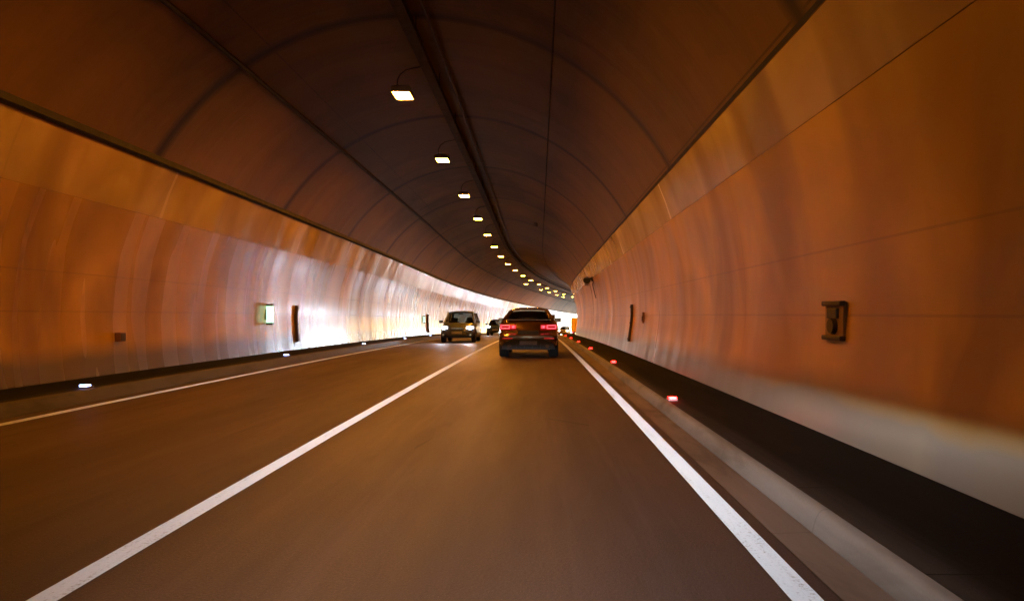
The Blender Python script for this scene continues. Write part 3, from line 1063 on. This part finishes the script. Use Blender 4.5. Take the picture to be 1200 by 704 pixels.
def make_suv():
    root = empty('suv')
    tag(root, 'dark brown coupe style suv seen from behind with red tail lamps lit', 'suv')
    hw = 0.925
    sl = [(0.30, -2.26, 2.22, 0.78, hw - .05, 0.72), (0.40, -2.33, 2.30, 0.84, hw - .01, 0.80), (0.55, -2.37, 2.34, 0.885, hw, 0.84), (0.68, -2.36, 2.34, 0.89, hw, 0.84),
          (0.74, -2.30, 2.33, 0.885, hw, 0.82), (0.86, -2.28, 2.30, 0.875, hw - .01, 0.78), (0.97, -2.27, 2.15, 0.865, hw - .025, 0.70), (1.05, -2.24, 1.80, 0.845, hw - .045, 0.64), (1.10, -2.20, 1.35, 0.81, hw - .085, 0.66), (1.145, -2.14, 1.05, 0.76, hw - .135, 0.66)]
    body = shell(sl).build('body', M['suv'], root, smooth=True)
    cut_arches(body, (-1.42, 1.42), 0.37, hw)
    cabin(root, dict(zb=1.14, zr=1.52, zrr=1.43, zrf=1.47, yr0=-2.04, yr1=-0.95, yf0=1.05, yf1=0.25, wb=0.735, wr=0.575, cp=0.075), M['suv'])
    for y in (-1.42, 1.42):
        for sd in (-1, 1):
            make_wheel(root, y, sd, 0.37, 0.285, hw)
    mirrors(root, 0.85, 1.13, hw - .05, M['suv'], 1.0)
    # lip spoiler, lower bumper, diffuser, exhausts, plate
    b = MB(); b.box((0, -2.165, 1.148), (1.30, 0.10, 0.030)); b.build('spoiler', M['suv'], root, bevel=0.012)
    b = MB()
    vs = []
    for y_, dy in ((-2.395, 0), (-2.30, 1)):
        vs += [(-0.80, y_ + .06, 0.27), (0.80, y_ + .06, 0.27), (0.76, y_ + .035, 0.44), (0.46, y_, 0.585), (-0.46, y_, 0.585), (-0.76, y_ + .035, 0.44)]
    b.add(vs, [tuple(range(6)), tuple(range(11, 5, -1))] + [(q, (q + 1) % 6, 6 + (q + 1) % 6, 6 + q) for q in range(6)])
    for x_ in (-0.36, -0.12, 0.12, 0.36):
        b.box((x_, -2.405, 0.37), (0.02, 0.03, 0.14))
    b.build('diffuser', M['black'], root, bevel=0.012)
    b = MB(); b.box((0, -2.352, 0.268), (1.30, 0.04, 0.024)); b.build('skid_trim', M['duct'], root, bevel=0.005)
    for sd in (-1, 1):
        b = MB(); b.cyl((sd * 0.57, -2.42, 0.36), (sd * 0.57, -2.28, 0.36), 0.055, 16); b.build('exhaust_tip', M['duct'], root, smooth=True)
        b = MB(); b.box((sd * 0.62, -2.368, 0.595), (0.30, 0.022, 0.035)); b.build('reflector', M['reflector'], root, bevel=0.006)
        lens = MB()
        prs = [(0.36, -2.285), (0.55, -2.272), (0.70, -2.245), (0.80, -2.20), (0.86, -2.12)]
        vs, fs = [], []
        for (x_, y_) in prs:
            for dy, z_ in ((-.012, 0.845), (-.022, 0.89), (-.022, 0.98), (-.008, 1.015)):
                vs.append((sd * x_, y_ + dy, z_))
            vs.append((sd * x_, y_ + .06, 1.01)); vs.append((sd * x_, y_ + .06, 0.85))
        for i in range(len(prs) - 1):
            for q in range(6):
                fs.append((i * 6 + q, i * 6 + (q + 1) % 6, (i + 1) * 6 + (q + 1) % 6, (i + 1) * 6 + q))
        fs += [tuple(range(6)), tuple((len(prs) - 1) * 6 + q for q in range(6))]
        lens.add(vs, fs)
        tl = lens.build('tail_light', M['lens_red'], root, smooth=True)

        def yl(x_):
            for (x0, y0), (x1, y1) in zip(prs, prs[1:]):
                if x0 <= x_ <= x1:
                    return y0 + (y1 - y0) * (x_ - x0) / (x1 - x0) - 0.030
            return prs[-1][1] - 0.03
        b = MB()
        for (xa, xb) in ((0.56, 0.82),):
            for z_ in (0.892, 0.98):
                b.tube([(sd * (xa + (xb - xa) * i / 6), yl(xa + (xb - xa) * i / 6), z_) for i in range(7)], 0.011, 6)
            for x_ in (xa, xb):
                b.tube([(sd * x_, yl(x_), 0.892), (sd * x_, yl(x_), 0.936), (sd * x_, yl(x_), 0.98)], 0.011, 6)
        for z_ in (0.91, 0.96):
            b.tube([(sd * x_, yl(x_), z_) for x_ in (0.39, 0.44, 0.50)], 0.012, 6)
        b.tube([(sd * 0.46, yl(.46), 0.905), (sd * .46, yl(.46), .935), (sd * .46, yl(.46), .965)], 0.014, 6)
        b.build('lit_tube', M['tail_lit'], tl, smooth=True)
    b = MB(); b.box((0, -2.315, 0.735), (0.62, 0.03, 0.17)); b.build('plate_recess', M['black'], root, bevel=0.01)
    b = MB(); b.box((0, -2.40, 0.46), (0.52, 0.012, 0.115)); b.build('number_plate', M['plate'], root, bevel=0.003)
    b = MB(); b.box((0, -1.95, 1.205), (0.55, 0.015, 0.018)); b.build('wiper', M['black'], root)
    place_car(root, 20.4 + 2.3, -0.31, False)
    return root


def low_beam(energy, size, blend, leak, throw, low=1.0):
    """a dipped headlamp: its lens throws next to nothing above the horizontal cut-off"""
    ld = bpy.data.lights.new('low_beam', 'SPOT')
    ld.energy = energy
    ld.color = (0.76, 0.88, 1.0)
    ld.spot_size = math.radians(size)
    ld.spot_blend = blend
    ld.shadow_soft_size = 0.05
    ld.use_nodes = True
    nt = ld.node_tree
    em = nt.nodes['Emission']
    geo = nt.nodes.new('ShaderNodeNewGeometry')
    sep = nt.nodes.new('ShaderNodeSeparateXYZ')
    nt.links.new(geo.outputs['Incoming'], sep.inputs[0])
    mr = nt.nodes.new('ShaderNodeMapRange')
    mr.inputs['From Min'].default_value = -0.055
    mr.inputs['From Max'].default_value = -0.016
    mr.inputs['To Min'].default_value = low
    mr.inputs['To Max'].default_value = leak
    nt.links.new(sep.outputs[2], mr.inputs['Value'])
    fade = nt.nodes.new('ShaderNodeMapRange')
    fade.inputs['From Min'].default_value = 0.06
    fade.inputs['From Max'].default_value = 0.24
    fade.inputs['To Min'].default_value = 1.0
    fade.inputs['To Max'].default_value = 0.0
    nt.links.new(sep.outputs[2], fade.inputs['Value'])
    # the lens sends more light far down the road than to the tarmac at its foot
    far = math_node(nt, 'POWER', math_node(nt, 'ADD', math_node(nt, 'ABSOLUTE', sep.outputs[2]), 0.03), -throw)
    cut = math_node(nt, 'MULTIPLY', mr.outputs[0], fade.outputs[0])
    nt.links.new(math_node(nt, 'MULTIPLY', cut, far), em.inputs['Strength'])
    lo = bpy.data.objects.new('low_beam', ld)
    COL.objects.link(lo)
    return lo


def make_front_car(name, label, cat, paint, L, hw, H, zb, nose, s, x, steep, detail=True):
    root = empty(name)
    tag(root, label, cat)
    y0, y1 = -L / 2, L / 2
    r = 0.33
    sl = [(0.24, y0 + .12, y1 - .14, hw - .14, hw - .06, hw - .20), (0.34, y0 + .04, y1 - .05, hw - .07, hw - .015, hw - .10), (0.50, y0, y1, hw - .05, hw, hw - .07), (0.64, y0, y1 - .01, hw - .05, hw, hw - .075),
          (0.78, y0 + .02, y1 - .08, hw - .05, hw - .005, hw - .10), (nose, y0 + .04, y1 - .30, hw - .06, hw - .02, hw - .17), (nose + .09, y0 + .07, y1 - .62, hw - .08, hw - .045, hw - .22), (zb, y0 + .10, y1 - 1.02, hw - .12, hw - .085, hw - .20)]
    body = shell(sl).build('body', paint, root, smooth=True)
    cut_arches(body, (y0 + .85, y1 - .90), r, hw)
    cabin(root, dict(zb=zb, zr=H, zrr=H - .05, zrf=H - .05, yr0=y0 + .18, yr1=y0 + .55, yf0=y1 - .95, yf1=y1 - .95 - steep, wb=hw - .13, wr=hw - .27, ys=0.15), paint)
    for y in (y0 + .85, y1 - .90):
        for sd in (-1, 1):
            make_wheel(root, y, sd, r, 0.21, hw)
    mirrors(root, y1 - 1.25, zb + .06, hw - .04, paint, 1.0)
    for sd in (-1, 1):
        b = MB()
        xs_ = [hw - .44, hw - .30, hw - .16, hw - .07]
        ys_ = [y1 - .075, y1 - .115, y1 - .19, y1 - .30]
        vs, fs = [], []
        for x_, y_ in zip(xs_, ys_):
            vs += [(sd * x_, y_ + .03, .68), (sd * x_, y_ + .01, .76), (sd * x_, y_ - .05, .83), (sd * x_, y_ - .12, .80), (sd * x_, y_ - .10, .69)]
        for i in range(3):
            for q in range(5):
                fs.append((i * 5 + q, i * 5 + (q + 1) % 5, (i + 1) * 5 + (q + 1) % 5, (i + 1) * 5 + q))
        fs += [tuple(range(5)), tuple(15 + q for q in range(5))]
        b.add(vs, fs)
        hl = b.build('headlight', M['head_glass'], root, smooth=True)
        b = MB(); b.cyl((sd * (hw - .24), y1 - .13, .755), (sd * (hw - .24), y1 - .07, .75), 0.085, 18); b.build('lit_bulb', M['head_lit'], hl, smooth=True)
        lo = low_beam(36.0, 82, 0.9, 0.95, 0.0, 0.9)
        lo.parent = root
        lo.location = (sd * (hw - .24), y1 + .02, .75)
        lo.rotation_euler = (math.radians(90 - 4.5), 0, math.radians(-21))
    b = MB(); b.box((0, y1 - .03, .70), (0.62, .06, .14)); b.build('grille', M['black'], root, bevel=0.015)
    b = MB(); b.box((0, y1 - .002, .70), (0.58, .02, .02)); b.box((0, y1 - .001, .745), (0.58, .02, .014)); b.build('grille_trim', M['chrome'], root)
    b = MB(); b.box((0, y1 - .015, .39), (1.0, .06, .15)); b.build('lower_intake', M['black'], root, bevel=0.02)
    b = MB(); b.box((0, y1 + .012, .50), (0.52, .014, .11)); b.build('number_plate', M['plate_white'], root, bevel=0.003)
    for sd in (-1, 1):
        b = MB(); b.cyl((sd * (hw - .22), y1 - .10, .40), (sd * (hw - .22), y1 - .045, .40), .05, 14); b.build('fog_lamp', M['chrome'], root, smooth=True)
    place_car(root, s + L / 2, x, True)
    return root


def make_box_van():
    root = empty('delivery_van')
    tag(root, 'orange yellow delivery van far ahead, half hidden by right wall', 'van')
    b = MB(); b.box((0, -0.9, 1.50), (2.06, 3.6, 2.0)); b.build('cargo_box', M['orange'], root, bevel=0.05)
    b = MB()
    for x_ in (-1.0, 1.0):
        b.box((x_, -2.715, 1.5), (0.06, 0.04, 1.96))
    b.box((0, -2.715, 2.46), (1.94, 0.04, 0.06)); b.box((0, -2.712, 1.5), (0.03, 0.03, 1.88)); b.box((0, -2.715, .53), (1.94, .04, .06))
    b.build('door_frame', M['duct'], root)
    b = MB(); b.box((.12, -2.73, 1.3), (.04, .05, .30)); b.build('door_handle', M['steel'], root, bevel=.01)
    sl = [(0.40, 1.0, 2.75, .85, .95, .8), (0.8, 0.95, 2.85, .95, .98, .86), (1.15, .95, 2.7, .95, .98, .84), (1.75, .95, 2.2, .92, .94, .75), (2.15, .95, 1.85, .86, .88, .70)]
    shell(sl).build('cab', M['orange'], root, smooth=True)
    b = MB(); b.box((0, -0.2, .42), (1.1, 5.0, .16)); b.build('chassis', M['black'], root)
    b = MB(); b.box((0, -2.72, .42), (1.9, .10, .14)); b.build('bumper', M['black'], root, bevel=.02)
    for sd in (-1, 1):
        b = MB(); b.box((sd * .82, -2.785, .44), (.22, .03, .09)); b.build('tail_light', M['tail_lit'], root, bevel=.01)
    for y in (-1.7, 1.75):
        for sd in (-1, 1):
            make_wheel(root, y, sd, .36, .22, 1.0)
    place_car(root, 97.5 + 2.7, -0.55, False)


make_suv()
make_front_car('passenger_car', 'slate grey oncoming people carrier with both headlamps glaring', 'car', M['mpv'], 4.35, 0.90, 1.62, 1.00, 0.90, 34.3, -4.12, 0.80)
make_front_car('passenger_car', 'dark blue oncoming hatchback half hidden behind the brown suv', 'car', M['navy'], 4.1, 0.87, 1.44, 0.93, 0.86, 58.5, -4.18, 0.75)
make_front_car('passenger_car', 'tiny far silver oncoming car at the bend right of the suv', 'car', M['silver'], 4.3, 0.90, 1.46, 0.93, 0.86, 104.0, -4.25, 0.75)
make_box_van()


# ------------------------------------------------------------------ lights outside the fixtures
for x in (-1.05, 0.25):
    lo = low_beam(13.0, 84, 1.0, 0.0, 1.6)
    lo.location = (x, 0.6, 0.66)
    lo.rotation_euler = (math.radians(86), 0, math.radians(-5))

SUN_EL, SUN_AZ = math.radians(16), math.radians(36)       # azimuth clockwise from +Y
sd_ = bpy.data.lights.new('sun', 'SUN')
sd_.energy = 5.0
sd_.angle = math.radians(0.5)
sd_.color = (1.0, 0.97, 0.93)
so = bpy.data.objects.new('sun', sd_)
COL.objects.link(so)
dirn = Vector((math.sin(SUN_AZ) * math.cos(SUN_EL), math.cos(SUN_AZ) * math.cos(SUN_EL), math.sin(SUN_EL)))
so.rotation_euler = dirn.to_track_quat('Z', 'Y').to_euler()
so.location = (60, 200, 60)

world = bpy.data.worlds.new('World')
SC.world = world
world.use_nodes = True
wnt = world.node_tree
sky = wnt.nodes.new('ShaderNodeTexSky')
sky.sky_type = 'NISHITA'
sky.sun_disc = False
sky.sun_elevation = SUN_EL
sky.sun_rotation = SUN_AZ
wnt.links.new(sky.outputs[0], wnt.nodes['Background'].inputs['Color'])
wnt.nodes['Background'].inputs['Strength'].default_value = 0.15

# ------------------------------------------------------------------ camera
cam = bpy.data.cameras.new('camera')
cam.sensor_width = 36.0
cam.lens = 24.0
cam.shift_x = -31.3 / 1200
cam.shift_y = 13.3 / 1200
cam.clip_start = 0.05
cam.clip_end = 5000
co = bpy.data.objects.new('camera', cam)
COL.objects.link(co)
co.location = (0, 0, 1.30)
co.rotation_euler = (math.radians(90), 0, 0)
SC.camera = co

vs_ = SC.view_settings
vs_.view_transform = 'Standard'
vs_.look = 'None'
vs_.exposure = 2.4
vs_.gamma = 1.0
vs_.use_curve_mapping = False
SC.render.engine = 'CYCLES'
SC.cycles.use_denoising = True
SC.cycles.max_bounces = 8
SC.cycles.diffuse_bounces = 5
SC.cycles.glossy_bounces = 4
SC.cycles.caustics_reflective = False
SC.cycles.caustics_refractive = False
SC.cycles.sample_clamp_indirect = 6.0
